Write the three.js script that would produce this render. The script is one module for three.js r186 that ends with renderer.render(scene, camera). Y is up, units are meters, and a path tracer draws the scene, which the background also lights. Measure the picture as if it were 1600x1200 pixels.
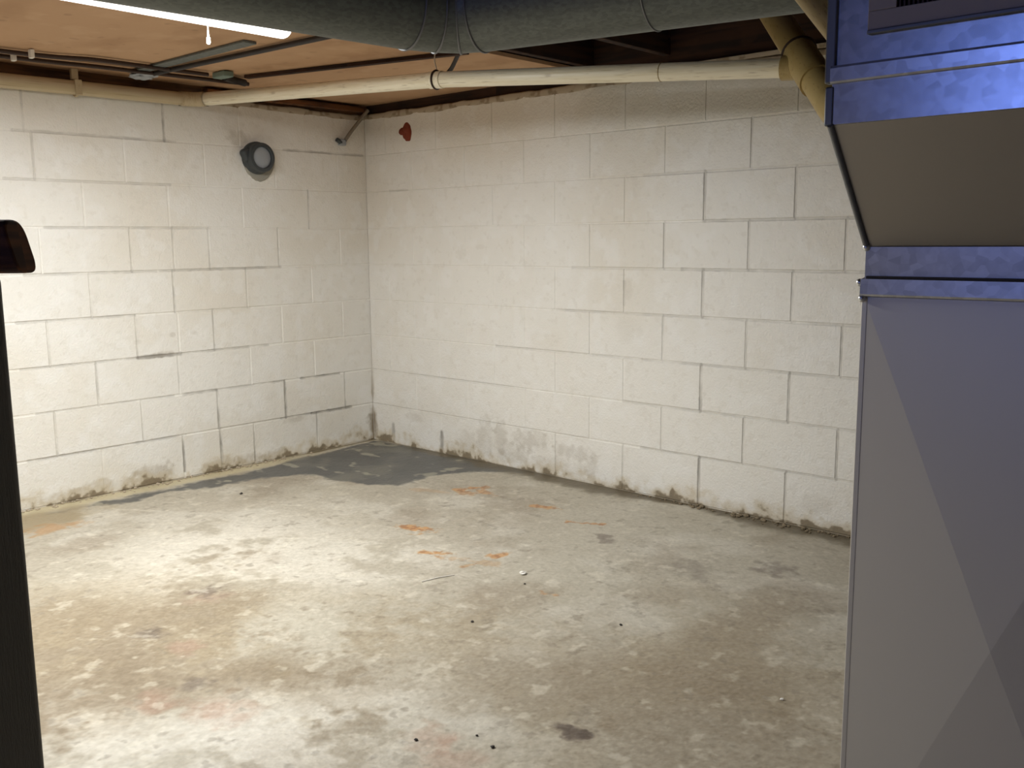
import * as THREE from 'three';
import { RoundedBoxGeometry } from 'three/addons/geometries/RoundedBoxGeometry.js';
import { RectAreaLightUniformsLib } from 'three/addons/lights/RectAreaLightUniformsLib.js';
import { mergeGeometries, toCreasedNormals } from 'three/addons/utils/BufferGeometryUtils.js';

// ---------------------------------------------------------------- camera, sky, light, exposure
const scene = new THREE.Scene();
const camera = new THREE.PerspectiveCamera(2 * Math.atan(600 / 1484.66) * 180 / Math.PI, 4 / 3, 0.05, 60);
camera.rotation.order = 'YXZ';
camera.position.set(4.323, 1.1639, 3.5466);
camera.rotation.set(-0.15084, 0.73644, -0.00903);
scene.add(camera);
scene.background = new THREE.Color().setRGB(0.045, 0.08, 0.26);            // daylight sky beyond the cellar window
const renderer = new THREE.WebGLRenderer({ antialias: true });
renderer.toneMapping = THREE.LinearToneMapping;
renderer.toneMappingExposure = 4.2;
renderer.shadowMap.enabled = true;
RectAreaLightUniformsLib.init();
const LAMP = { x: 1.51, y: 1.838, z0: 1.55, z1: 3.2, power: 57.5 };
const lampLight = new THREE.RectAreaLight(new THREE.Color().setRGB(0.97, 0.993, 0.985), LAMP.power, 0.06, LAMP.z1 - LAMP.z0 - 0.04);
lampLight.position.set(LAMP.x, LAMP.y, (LAMP.z0 + LAMP.z1) / 2);
lampLight.rotation.x = -Math.PI / 2;
scene.add(lampLight);
const WIN = { x0: 3.0, x1: 3.7, y0: 1.45, y1: 1.90, z: 5.4 };
const windowLight = new THREE.RectAreaLight(new THREE.Color().setRGB(0.19, 0.31, 1), 2.3, WIN.x1 - WIN.x0 - 0.12, WIN.y1 - WIN.y0 - 0.12);
windowLight.position.set((WIN.x0 + WIN.x1) / 2, (WIN.y0 + WIN.y1) / 2, WIN.z - 0.01);
scene.add(windowLight);                                                     // a RectAreaLight looks along -z: into the room

// ---------------------------------------------------------------- helpers
const V = (x, y, z) => new THREE.Vector3(x, y, z);
let seed = 12345;
const rnd = () => { seed = (seed * 1664525 + 1013904223) >>> 0; return seed / 4294967296; };
const lerp = (a, b, t) => a + (b - a) * t;
const clamp = (x, a = 0, b = 1) => Math.min(b, Math.max(a, x));
const sstep = (a, b, x) => { const t = clamp((x - a) / (b - a)); return t * t * (3 - 2 * t); };
const hash = (x, y, s) => { let h = (Math.imul(x, 374761393) + Math.imul(y, 668265263) + Math.imul(s, 974634121)) | 0; h = Math.imul(h ^ (h >>> 13), 1274126177); return ((h ^ (h >>> 16)) >>> 0) / 4294967296; };
function vnoise(x, y, s = 0, wrap = 0) {
  const xi = Math.floor(x), yi = Math.floor(y); let fx = x - xi, fy = y - yi;
  fx = fx * fx * (3 - 2 * fx); fy = fy * fy * (3 - 2 * fy);
  const w = wrap ? (v) => ((v % wrap) + wrap) % wrap : (v) => v;
  const a = hash(w(xi), w(yi), s), b = hash(w(xi + 1), w(yi), s), c = hash(w(xi), w(yi + 1), s), d = hash(w(xi + 1), w(yi + 1), s);
  return a + (b - a) * fx + (c - a) * fy + (a - b - c + d) * fx * fy;
}
function fbm(x, y, oct, s = 0, wrap = 0) {
  let a = 0.5, t = 0, n = 0;
  for (let i = 0; i < oct; i++) { t += a * vnoise(x, y, s + i * 17, wrap); n += a; a *= 0.5; x *= 2; y *= 2; wrap *= 2; }
  return t / n;
}
function tex(w, h, fn, srgb = true) {                                       // fn(u, v) -> [r, g, b] 0..255
  const d = new Uint8Array(w * h * 4);
  for (let j = 0; j < h; j++) for (let i = 0; i < w; i++) {
    const c = fn((i + 0.5) / w, (j + 0.5) / h), o = (j * w + i) * 4;
    d[o] = clamp(c[0], 0, 255); d[o + 1] = clamp(c[1], 0, 255); d[o + 2] = clamp(c[2], 0, 255); d[o + 3] = 255;
  }
  const t = new THREE.DataTexture(d, w, h);
  t.magFilter = THREE.LinearFilter; t.minFilter = THREE.LinearMipmapLinearFilter; t.generateMipmaps = true;
  t.wrapS = t.wrapT = THREE.RepeatWrapping;
  if (srgb) t.colorSpace = THREE.SRGBColorSpace;
  t.needsUpdate = true; return t;
}
const rep = (t, a, b = a) => { const c = t.clone(); c.repeat.set(a, b); c.needsUpdate = true; return c; };
const mix3 = (c, d, t) => { c[0] += (d[0] - c[0]) * t; c[1] += (d[1] - c[1]) * t; c[2] += (d[2] - c[2]) * t; return c; };
const names = {};
function numbered(n) { const k = names[n] = (names[n] ?? -1) + 1; return k ? `${n}_${String(k).padStart(3, '0')}` : n; }
function mesh(name, geo, mat, parent) {
  const m = new THREE.Mesh(geo, mat); m.castShadow = m.receiveShadow = true;
  m.name = parent ? name : numbered(name);
  (parent || scene).add(m); return m;
}
function tag(o, label, category, group) { o.userData.label = label; o.userData.category = category; if (group) o.userData.group = group; return o; }
function thing(name, label, category, group, pos) {
  const g = new THREE.Group(); g.name = numbered(name); scene.add(g); if (pos) g.position.copy(pos); return tag(g, label, category, group);
}
const structure = (o) => { o.userData.kind = 'structure'; return o; };
const merge = (list) => mergeGeometries(list.map((g) => { const k = g.index ? g.toNonIndexed() : g; for (const n of Object.keys(k.attributes)) if (!['position', 'normal', 'uv'].includes(n)) k.deleteAttribute(n); return k; }), false);
function metricUV(g, s = 1) {                                               // box-projected uv in metres (times s)
  const k = g.index ? g.toNonIndexed() : g, p = k.attributes.position, n = k.attributes.normal, uv = new Float32Array(p.count * 2);
  for (let i = 0; i < p.count; i++) {
    const ax = Math.abs(n.getX(i)), ay = Math.abs(n.getY(i)), az = Math.abs(n.getZ(i));
    const x = p.getX(i), y = p.getY(i), z = p.getZ(i);
    const q = ay >= ax && ay >= az ? [x, z] : ax >= az ? [z, y] : [x, y];
    uv[2 * i] = q[0] * s; uv[2 * i + 1] = q[1] * s;
  }
  k.setAttribute('uv', new THREE.BufferAttribute(uv, 2)); return k;
}
function box(x0, x1, y0, y1, z0, z1, r = 0) {
  const g = r ? new RoundedBoxGeometry(x1 - x0, y1 - y0, z1 - z0, 2, r) : new THREE.BoxGeometry(x1 - x0, y1 - y0, z1 - z0);
  g.translate((x0 + x1) / 2, (y0 + y1) / 2, (z0 + z1) / 2); return metricUV(g);
}
function rod(a, b, r, seg = 20, r2 = r) {
  const d = b.clone().sub(a), g = new THREE.CylinderGeometry(r2, r, d.length(), seg, 1);
  g.applyQuaternion(new THREE.Quaternion().setFromUnitVectors(V(0, 1, 0), d.clone().normalize()));
  const m = a.clone().add(b).multiplyScalar(0.5); g.translate(m.x, m.y, m.z); return g;
}
const tube = (pts, r, seg = 40, rad = 12) => new THREE.TubeGeometry(new THREE.CatmullRomCurve3(pts, false, 'catmullrom', 0.3), seg, r, rad, false);
function ring(center, dir, R, r, seg = 28) {
  const g = new THREE.TorusGeometry(R, r, 8, seg);
  g.applyQuaternion(new THREE.Quaternion().setFromUnitVectors(V(0, 0, 1), dir.clone().normalize()));
  g.translate(center.x, center.y, center.z); return g;
}
function lump(c, s, seed0, detail = 1, flat = 0.6) {                           // an irregular chip of stone or clay
  const g = new THREE.IcosahedronGeometry(1, detail), p = g.attributes.position;
  for (let i = 0; i < p.count; i++) {
    const x = p.getX(i), y = p.getY(i), z = p.getZ(i), k = 0.7 + 0.55 * hash(Math.round(x * 50), Math.round(y * 50) + Math.round(z * 70), seed0);
    p.setXYZ(i, c.x + x * k * s, c.y + y * k * s * flat, c.z + z * k * s);
  }
  g.computeVertexNormals(); return g;
}

function roughen(g, amount, freq) {                                         // uneven rim and face by smooth noise
  const p = g.attributes.position;
  for (let i = 0; i < p.count; i++) { const x = p.getX(i), y = p.getY(i), z = p.getZ(i), k = 1 + (vnoise(x * freq * 16 + 40, y * freq * 16 + z * freq * 19 + 40, 77) - 0.5) * 2 * amount / Math.max(0.02, Math.hypot(x, y, z)); p.setXYZ(i, x * k, y * k, z * k); }
  g.computeVertexNormals(); return g;
}

// ---------------------------------------------------------------- textures and materials
const grain = tex(512, 512, (u, v) => { const k = 255 * (0.55 * fbm(u * 12, v * 12, 4, 3, 12) + 0.45 * fbm(u * 64, v * 64, 2, 9, 64)); return [k, k, k]; }, false);
const B = 0.2032, H0 = 0.015, WT = 1.844;                                   // block module, first bed joint, top of the last course
const WALL_U = 4.2, WALL_V = 2.0;
// joints darkened by dirt: [u0, h0, u1, h1, strength, half width]
const bed = (j, u0, u1, s, w = 0.005) => [u0, H0 + j * B, u1, H0 + j * B, s, w];
const head = (c, u, s, w = 0.004, f0 = 0, f1 = 1) => [u, H0 + (c + f0) * B, u, H0 + (c + f1) * B, s, w];
const leftDirt = [bed(2, 1.2, 1.02, 1, 0.006), bed(2, 1.02, 0.62, 0.5), bed(2, 0.5, 0.24, 0.7), bed(2, 1.9, 1.25, 0.32), bed(1, 1.2, 1.95, 0.5), bed(1, 0.44, 0.16, 0.85, 0.006), bed(1, 0.64, 0.44, 0.5), bed(1, 1.0, 0.64, 0.22), bed(3, 1.42, 1.2, 0.85, 0.007), bed(3, 1.2, 0.7, 0.45), bed(3, 1.95, 1.42, 0.4), bed(4, 1.95, 1.42, 0.4), bed(4, 1.2, 0.8, 0.18), bed(5, 1.28, 0.6, 0.5), bed(5, 1.9, 1.3, 0.35), bed(6, 1.8, 1.0, 0.34), bed(7, 1.95, 1.2, 0.3), bed(8, 1.9, 1.16, 0.4), bed(8, 0.55, 0.02, 0.5),
  head(0, 1.206, 0.8, 0.005, 0.1), head(0, 1.009, 0.9, 0.006), head(0, 0.806, 0.6), head(0, 0.427, 0.5), head(1, 1.012, 0.9, 0.005), head(1, 0.615, 0.9, 0.006), head(1, 1.823, 0.4), head(1, 1.416, 0.3), head(1, 0.208, 0.5), head(2, 1.628, 0.4), head(2, 1.217, 0.3), head(3, 1.827, 0.3), head(3, 1.423, 0.4), head(3, 1.021, 0.4), head(4, 1.205, 0.5), head(4, 1.616, 0.25), head(4, 0.802, 0.3), head(5, 1.422, 0.4), head(5, 0.61, 0.45), head(5, 1.02, 0.35), head(5, 1.203, 0.35), head(6, 0.415, 0.4), head(7, 1.822, 0.4), head(8, 1.226, 0.6, 0.005), head(8, 1.854, 0.35)];
const rightDirt = [head(0, 0.187, 1, 0.011, -0.1, 0.45), head(0, 0.589, 1, 0.011, -0.1, 0.5), head(0, 2.194, 0.8, 0.006), head(0, 2.6, 0.5), head(0, 1.796, 0.35), head(0, 1.394, 0.35), head(1, 2.439, 0.45), head(1, 2.844, 0.75), head(1, 2.019, 0.2), head(2, 2.21, 0.6, 0.006), head(2, 2.622, 0.8), head(3, 2.417, 0.5), head(3, 2.828, 0.7), head(3, 2.008, 0.4), head(4, 2.203, 0.55, 0.006), head(4, 2.613, 0.6), head(4, 1.799, 0.3, 0.006, 0.2, 0.7), head(5, 2.407, 0.5), head(5, 2.81, 0.5), head(5, 2.0, 0.3), head(6, 2.205, 0.5, 0.006), head(6, 2.616, 0.5), head(7, 2.408, 0.3),
  bed(1, 1.9, 3, 0.4), bed(1, 0, 1.6, 0.22), bed(2, 0, 1.2, 0.25), bed(2, 1.8, 3, 0.38), bed(3, 1.0, 1.9, 0.3), bed(3, 1.9, 3, 0.4), bed(4, 1.4, 3, 0.35), bed(5, 2.1, 3, 0.45), bed(6, 2.2, 3, 0.45), bed(7, 0.2, 0.35, 0.5), bed(7, 1.9, 3, 0.2), bed(5, 1.5, 2.1, 0.2)];
const rightSmudge = [[0.92, 0.12, 0.05, 0.10, 0.5], [1.02, 0.13, 0.035, 0.08, 0.55], [1.24, 0.15, 0.09, 0.05, 0.65], [1.12, 0.07, 0.12, 0.05, 0.4], [1.52, 0.14, 0.09, 0.03, 0.55], [0.78, 0.06, 0.06, 0.06, 0.3], [1.62, 0.08, 0.03, 0.05, 0.45], [0.36, 0.17, 0.06, 0.02, 0.35], [1.83, 0.75, 0.05, 0.04, 0.12], [1.82, 0.95, 0.02, 0.04, 0.22], [2.75, 0.1, 0.06, 0.03, 0.3], [1.35, 0.05, 0.25, 0.04, 0.3], [0.012, 0.1, 0.018, 0.09, 1.6]];
const leftSmudge = [[1.37, 0.045, 0.09, 0.05, 0.85], [1.62, 0.03, 0.14, 0.03, 0.5], [1.85, 0.02, 0.1, 0.03, 0.5], [1.02, 0.03, 0.1, 0.025, 0.6], [0.84, 0.03, 0.07, 0.03, 0.8], [0.7, 0.03, 0.05, 0.03, 0.6], [0.012, 0.1, 0.02, 0.09, 1.6], [0.04, 0.13, 0.02, 0.02, 0.9], [1.30, 0.63, 0.05, 0.012, 0.5], [1.24, 0.72, 0.012, 0.01, 0.5], [1.12, 0.72, 0.02, 0.012, 0.4], [1.42, 0.70, 0.015, 0.01, 0.3], [0.56, 0.2, 0.05, 0.012, 0.5], [0.84, 1.76, 0.05, 0.06, 0.3], [0.82, 1.68, 0.05, 0.03, 0.55]];
const series = (o, s, n = 13) => Array.from({ length: n }, (_, k) => o + k * s);
const leftCourses = Array.from({ length: 9 }, (_, c) => { const l = series(c % 2 ? 0.2032 : 0.4064, 0.4054); if (c === 0) l.push(1.009); if (c === 3 || c === 5) l.push(1.205); return l.sort((a, b) => a - b); });
const rightCourses = Array.from({ length: 9 }, (_, c) => series(c % 2 ? 0.386 : 0.176, 0.406));
const snap = (dirt, courses) => dirt.map((d) => { if (d[0] !== d[2]) return d; const cut = courses[clamp(Math.floor(((d[1] + d[3]) / 2 - H0) / B), 0, 8)].reduce((p, q) => Math.abs(q - d[0]) < Math.abs(p - d[0]) ? q : p); return Math.abs(cut - d[0]) < 0.05 ? [cut, d[1], cut, ...d.slice(3)] : d; });
function wallTexture(dirt, smudge, s) {
  return tex(2048, 1024, (u, v) => {
    const x = u * WALL_U, h = v * WALL_V, c = [236, 232, 223];
    const n = fbm(x * 2.2, h * 2.2, 4, s), f = fbm(x * 40, h * 40, 3, s + 50), m = fbm(x * 14, h * 14, 3, s + 90);
    mix3(c, [224, 215, 198], sstep(0.35, 0.75, n) * 0.5);
    mix3(c, [243, 241, 236], sstep(0.5, 0.75, m) * 0.35);
    mix3(c, [205, 197, 182], sstep(0.62, 0.8, f) * 0.16);
    for (const [u0, h0, u1, h1, k, w] of dirt) {
      const dx = u1 - u0, dy = h1 - h0, t = clamp(((x - u0) * dx + (h - h0) * dy) / (dx * dx + dy * dy));
      const ex = x - u0 - dx * t, ey = h - h0 - dy * t, d = ex * ex + ey * ey;
      if (d < w * w * 6) mix3(c, [112, 106, 97], (0.55 + 0.15 * (s < 200)) * k * (1 - sstep(0.5 * w, 1.9 * w, Math.sqrt(d) + (f - 0.5) * 1.2 * w)) * clamp(0.25 + 1.5 * (m - 0.2)));
    }
    for (const [a, b, ra, rb, k] of smudge) {
      const q = ((x - a) / ra) ** 2 + ((h - b) / rb) ** 2;
      if (q < 4) mix3(c, [140, 127, 108], 0.36 * k * (1 - sstep(0.2, 2.6, q + (f - 0.5) * 3.4 + (m - 0.5) * 2.5)));
    }
    // splash of damp and dirt along the floor
    const g = h + (m - 0.5) * 0.12 + (f - 0.5) * 0.07;
    mix3(c, [196, 180, 150], 0.6 * (1 - sstep(0.0, 0.07, g)));
    mix3(c, [112, 97, 74], 0.7 * (1 - sstep(-0.008, 0.018, g)));
    mix3(c, [120, 98, 66], 0.6 * (1 - sstep(0.0, 0.02, x + (m - 0.5) * 0.03)) * (1 - sstep(0.1, 0.5, h)));
    return c;
  });
}
const leftTex = wallTexture(snap(leftDirt, leftCourses), leftSmudge, 100), rightTex = wallTexture(snap(rightDirt, rightCourses), rightSmudge, 300);
const wallMat = (t) => new THREE.MeshStandardMaterial({ map: t, roughness: 0.62, bumpMap: rep(grain, 11, 5.2), bumpScale: 0.0025 });
const leftMat = wallMat(leftTex), rightMat = wallMat(rightTex);
const plainWall = new THREE.MeshStandardMaterial({ color: 0x968e82, roughness: 0.75, bumpMap: grain, bumpScale: 0.002 });

const FLOOR = 4.6;
const inPoly = (P, x, z) => { let k = false; for (let i = 0, j = P.length - 1; i < P.length; j = i++) if ((P[i][1] > z) !== (P[j][1] > z) && x < (P[j][0] - P[i][0]) * (z - P[i][1]) / (P[j][1] - P[i][1]) + P[i][0]) k = !k; return k; };
const segDist = (a, b, x, z) => { const dx = b[0] - a[0], dz = b[1] - a[1], t = clamp(((x - a[0]) * dx + (z - a[1]) * dz) / (dx * dx + dz * dz)); return Math.hypot(x - a[0] - dx * t, z - a[1] - dz * t); };
const greyPaint = [[0.14, 1.95], [0.11, 1.5], [0.10, 0.9], [0.05, 0.35], [0.02, 0.02], [0.4, 0.02], [0.95, 0.02], [1.25, 0.02], [1.15, 0.09], [1.02, 0.24], [0.943, 0.40], [0.92, 0.62], [0.79, 0.73], [0.6, 0.73], [0.43, 0.78], [0.33, 0.93], [0.275, 1.234], [0.225, 1.47], [0.25, 1.62], [0.14, 1.75]];
const rust = [[1.2, 0.5, 1.26, 0.40, 0.03, 1], [1.26, 0.43, 1.4, 0.46, 0.022, 0.8], [1.24, 0.52, 1.3, 0.50, 0.03, 0.7], [1.43, 1.06, 1.52, 1.03, 0.026, 1], [1.52, 1.04, 1.58, 1.01, 0.034, 1], [1.745, 1.216, 1.80, 1.19, 0.02, 1], [1.80, 1.195, 1.83, 1.18, 0.025, 1], [1.82, 1.22, 1.845, 1.215, 0.02, 0.7], [1.978, 1.075, 2.0, 1.04, 0.02, 1], [1.66, 0.465, 1.775, 0.43, 0.022, 1], [1.92, 0.555, 1.985, 0.535, 0.013, 1], [1.985, 0.53, 2.05, 0.50, 0.013, 1], [1.98, 1.24, 1.99, 1.19, 0.012, 0.6], [2.37, 1.245, 2.40, 1.23, 0.016, 0.7], [1.9, 1.2, 2.06, 1.13, 0.02, 0.35], [1.05, 0.62, 1.2, 0.56, 0.025, 0.3]];
const brown = [[1.65, 2.45, 0.32, 1], [1.95, 2.25, 0.3, 0.95], [2.2, 2.12, 0.25, 0.8], [1.4, 2.6, 0.4, 0.7], [2.05, 1.75, 0.3, 0.5], [2.4, 1.75, 0.3, 0.45], [1.55, 2.25, 0.55, 0.55], [1.25, 2.3, 0.4, 0.4], [1.85, 2.15, 0.3, 0.55], [2.3, 2.05, 0.22, 0.6], [1.6, 2.6, 0.35, 0.45], [2.7, 1.55, 0.4, 0.5], [3.1, 1.5, 0.5, 0.45], [3.4, 1.3, 0.4, 0.4], [2.9, 1.0, 0.3, 0.3], [2.0, 2.45, 0.25, 0.4], [3.2, 1.9, 0.5, 0.4]];
const stain = [[2.02, 2.5, 0.2, 0.9], [1.86, 2.62, 0.2, 0.8], [2.2, 2.25, 0.2, 0.75], [1.8, 2.38, 0.2, 0.6], [1.6, 2.2, 0.25, 0.5], [2.4, 2.1, 0.16, 0.5], [2.75, 1.75, 0.25, 0.4], [3.05, 1.55, 0.25, 0.4], [3.3, 1.75, 0.3, 0.35], [2.6, 2.35, 0.16, 0.35], [1.35, 2.35, 0.25, 0.35]];
const pale = [[1.2, 1.75, 0.5, 0.6], [1.6, 1.45, 0.4, 0.6], [1.0, 1.5, 0.5, 0.4], [2.45, 2.4, 0.3, 0.75], [2.2, 2.75, 0.3, 0.6], [2.6, 2.15, 0.25, 0.4], [1.9, 1.3, 0.3, 0.25]];
const pink = [[2.1, 2.48, 0.06, 0.5], [2.27, 2.38, 0.08, 0.5], [1.85, 2.25, 0.05, 0.45], [2.77, 2.14, 0.06, 0.45], [2.87, 2.18, 0.08, 0.4], [1.55, 2.0, 0.06, 0.3]];
const oil = [[2.968, 1.885, 0.03, 0.8], [3.0, 1.88, 0.035, 0.9], [3.03, 1.87, 0.025, 0.8], [2.85, 0.53, 0.07, 0.5], [1.68, 2.275, 0.04, 0.6], [2.62, 0.72, 0.1, 0.3], [1.5, 1.97, 0.05, 0.55], [2.1, 2.35, 0.04, 0.4], [2.15, 0.62, 0.03, 0.5], [2.2, 0.66, 0.03, 0.5]];
const floorTex = tex(2048, 2048, (u, v) => {
  const x = u * FLOOR, z = v * FLOOR, c = [178, 170, 153];
  const n = fbm(x * 1.3 + 3, z * 1.3, 5, 500), m = fbm(x * 5, z * 5, 5, 520), f = fbm(x * 26, z * 26, 4, 540), w = fbm(x * 3 + 9, z * 3, 4, 560), g = fbm(x * 90, z * 90, 2, 580);
  mix3(c, [160, 150, 133], sstep(0.4, 0.72, n) * 0.55);
  mix3(c, [203, 197, 184], sstep(0.5, 0.72, m) * 0.5);
  mix3(c, [136, 122, 103], sstep(0.55, 0.78, w) * 0.5);
  for (const [a, b, r, k] of brown) { const q = Math.hypot(x - a, z - b) / r; if (q < 1.6) { const t = k * (1 - sstep(0.3, 1.3, q + (m - 0.5) * 1.2)) * sstep(0.34, 0.62, 0.5 * m + 0.5 * w + (f - 0.5) * 0.35); mix3(c, [150, 135, 110], t); } }
  for (const [a, b, r, k] of stain) { const q = Math.hypot(x - a, z - b) / r; if (q < 2) mix3(c, [134, 119, 97], k * (1 - sstep(0.2, 1.5, q + (m - 0.5) * 1.4 + (f - 0.5) * 1.6))); }
  for (const [a, b, r, k] of pale) { const q = Math.hypot(x - a, z - b) / r; if (q < 1.6) mix3(c, [213, 206, 192], k * (1 - sstep(0.3, 1.3, q + (m - 0.5) * 1.6)) * sstep(0.3, 0.55, m + (f - 0.5) * 0.4)); }
  for (const [a, b, r, k] of pink) { const q = Math.hypot(x - a, z - b) / r; if (q < 2) mix3(c, [172, 136, 116], 0.85 * k * (1 - sstep(0.2, 1.5, q + (f - 0.5) * 1.8))); }
  for (const [a, b, r, k] of oil) { const q = Math.hypot(x - a, z - b) / r; if (q < 2) mix3(c, [92, 80, 70], k * (1 - sstep(0.4, 1.3, q + (f - 0.5) * 2.2))); }
  mix3(c, [120, 110, 96], sstep(0.66, 0.8, f) * 0.35);
  mix3(c, [216, 208, 190], sstep(0.62, 0.8, fbm(x * 21, z * 21, 4, 610)) * 0.4);
  const k2 = (g - 0.5) * 26; c[0] += k2; c[1] += k2; c[2] += k2;
  // grey floor paint lapped over the slab along the walls
  if (x < 1.5 && z < 2.1) {
    let d = 9; for (let i = 0; i < greyPaint.length; i++) d = Math.min(d, segDist(greyPaint[i], greyPaint[(i + 1) % greyPaint.length], x, z));
    const s = inPoly(greyPaint, x, z) ? d : -d;
    const t = sstep(-0.012, 0.03, s + (m - 0.5) * 0.16 + (f - 0.5) * 0.05);
    mix3(c, mix3([82, 82, 80], [104, 102, 94], sstep(0.5, 0.75, m)), 0.93 * t);
    const chip = fbm(x * 9, z * 14, 3, 633); mix3(c, [178, 172, 150], t * 0.6 * sstep(0.68, 0.76, chip));
  }
  // dirt washed along the right-hand wall, crumbled lime along the left-hand wall
  { const e = z + (m - 0.5) * 0.14 + (f - 0.5) * 0.05, wide = 0.06 + 0.05 * sstep(0.6, 1.2, x) * (1 - sstep(1.7, 2.2, x)) + 0.05 * sstep(2.1, 2.6, x); mix3(c, [92, 82, 64], 0.85 * (1 - sstep(wide * 0.55, wide * 1.3, e)) * sstep(0.15, 0.5, x)); }
  { const e = x + (m - 0.5) * 0.06; mix3(c, [196, 184, 150], 0.85 * (1 - sstep(0.07, 0.13, e)) * sstep(0.2, 0.9, z)); mix3(c, [112, 98, 70], 0.8 * (1 - sstep(0.0, 0.02, e + (f - 0.5) * 0.03))); const e2 = Math.hypot((x - 0.2) / 0.16, (z - 1.98) / 0.3); mix3(c, [150, 134, 104], 0.9 * (1 - sstep(0.5, 1.2, e2 + (m - 0.5) * 1.5))); const e3 = Math.hypot((x - 0.35) / 0.08, (z - 2.02) / 0.12); mix3(c, [168, 122, 74], 0.6 * (1 - sstep(0.3, 1.2, e3 + (f - 0.5) * 2))); }
  for (const [a, b, a2, b2, r, k] of rust) { const d = segDist([a, b], [a2, b2], x, z); if (d < r * 2.2) { const t = k * (1 - sstep(0.1 * r, 1.3 * r, d + (f - 0.5) * 3.2 * r + (g - 0.5) * 1.2 * r)); mix3(c, mix3([188, 142, 94], [154, 106, 66], sstep(0.45, 0.7, fbm(x * 60, z * 60, 2, 700))), 0.9 * t); } }
  return c;
});
const floorMat = new THREE.MeshStandardMaterial({ map: floorTex, roughness: 0.55, roughnessMap: rep(tex(256, 256, (u, v) => { const k = 150 + 105 * fbm(u * 6, v * 6, 4, 801, 6); return [k, k, k]; }, false), 3), bumpMap: rep(grain, 7), bumpScale: 0.003 });

// galvanised sheet: crystals of zinc
const zinc = (() => {
  const N = 22, S = [];
  for (let i = 0; i < N; i++) for (let j = 0; j < N; j++) S.push([(i + hash(i, j, 1)) / N, (j + hash(i, j, 2)) / N, hash(i, j, 3)]);
  return tex(512, 512, (u, v) => {
    const ci = Math.floor(u * N), cj = Math.floor(v * N); let bd = 9, bv = 0;
    for (let a = -1; a <= 1; a++) for (let b = -1; b <= 1; b++) { const i = (ci + a + N) % N, j = (cj + b + N) % N, s = S[i * N + j]; let dx = Math.abs(s[0] - u), dy = Math.abs(s[1] - v); dx = Math.min(dx, 1 - dx); dy = Math.min(dy, 1 - dy); const d = dx * dx + dy * dy * 1.3; if (d < bd) { bd = d; bv = s[2]; } }
    const k = 180 + 24 * bv + 14 * (fbm(u * 40, v * 40, 2, 5, 40) - 0.5); return [k, k, k + 2];
  });
})();
const zincR = tex(256, 256, (u, v) => { const k = 120 + 90 * fbm(u * 14, v * 14, 3, 44, 14); return [k, k, k]; }, false);
const galv = new THREE.MeshStandardMaterial({ map: rep(zinc, 3.2), metalness: 0.85, roughness: 0.27 });
const galvMid = new THREE.MeshStandardMaterial({ map: rep(zinc, 3.2), metalness: 0.8, roughness: 0.36 });
const galvSmooth = new THREE.MeshStandardMaterial({ color: 0xd2cec8, metalness: 0.6, roughness: 0.48 });
const galvTan = new THREE.MeshStandardMaterial({ color: 0x9c958c, metalness: 0.7, roughness: 0.45 });
const galvDull = new THREE.MeshStandardMaterial({ map: rep(zinc, 5, 2.5), color: 0x8d938c, metalness: 0.6, roughness: 0.55 });
const seamMetal = new THREE.MeshStandardMaterial({ color: 0x77787a, metalness: 0.75, roughness: 0.5 });
const brightMetal = new THREE.MeshStandardMaterial({ color: 0xd8dade, metalness: 1, roughness: 0.28 });
const pvcMap = tex(512, 128, (u, v) => { const c = [243, 234, 210]; mix3(c, [222, 208, 172], sstep(0.45, 0.75, fbm(u * 14, v * 6, 4, 60)) * 0.5); mix3(c, [160, 142, 110], sstep(0.7, 0.8, fbm(u * 40, v * 30, 3, 61)) * 0.35); return c; });
const pvc = new THREE.MeshStandardMaterial({ map: pvcMap, roughness: 0.42 });
const pvcGrey = new THREE.MeshStandardMaterial({ map: pvcMap, color: 0xcfc4b4, roughness: 0.5 });
const pvcYellow = new THREE.MeshStandardMaterial({ map: pvcMap, color: 0xb5a478, roughness: 0.45 });
const boardMat = new THREE.MeshStandardMaterial({ map: tex(1024, 1024, (u, v) => { const c = [190, 152, 116]; mix3(c, [168, 130, 94], sstep(0.4, 0.75, fbm(u * 6, v * 12, 5, 71, 6)) * 0.6); mix3(c, [204, 168, 134], sstep(0.55, 0.8, fbm(u * 14, v * 14, 3, 72, 14)) * 0.4); mix3(c, [140, 110, 82], sstep(0.78, 0.84, fbm(u * 24, v * 24, 3, 73, 24)) * 0.3); return c; }), roughness: 0.85 });
const woodMap = tex(512, 256, (u, v) => { const g = fbm(u * 4, v * 60, 4, 81), c = [112, 76, 44]; mix3(c, [66, 42, 24], sstep(0.35, 0.7, g)); mix3(c, [134, 96, 58], sstep(0.6, 0.8, fbm(u * 8, v * 20, 3, 82)) * 0.5); return c; });
const wood = new THREE.MeshStandardMaterial({ map: woodMap, roughness: 0.85 });
const woodDark = new THREE.MeshStandardMaterial({ map: woodMap, color: 0x8a7a70, roughness: 0.9 });
const woodYellow = new THREE.MeshStandardMaterial({ map: woodMap, color: 0xffe2a8, roughness: 0.8 });
const railMat = new THREE.MeshStandardMaterial({ map: woodMap, color: 0xffe0d0, roughness: 0.85 });
const postMat = new THREE.MeshStandardMaterial({ color: 0x56534e, roughness: 0.55, bumpMap: rep(grain, 3), bumpScale: 0.001 });
const darkCable = new THREE.MeshStandardMaterial({ color: 0x3c2a20, roughness: 0.55, metalness: 0.2 });
const black = new THREE.MeshStandardMaterial({ color: 0x241c18, roughness: 0.6 });
const whitePlastic = new THREE.MeshStandardMaterial({ color: 0xe8e4da, roughness: 0.45 });
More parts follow.
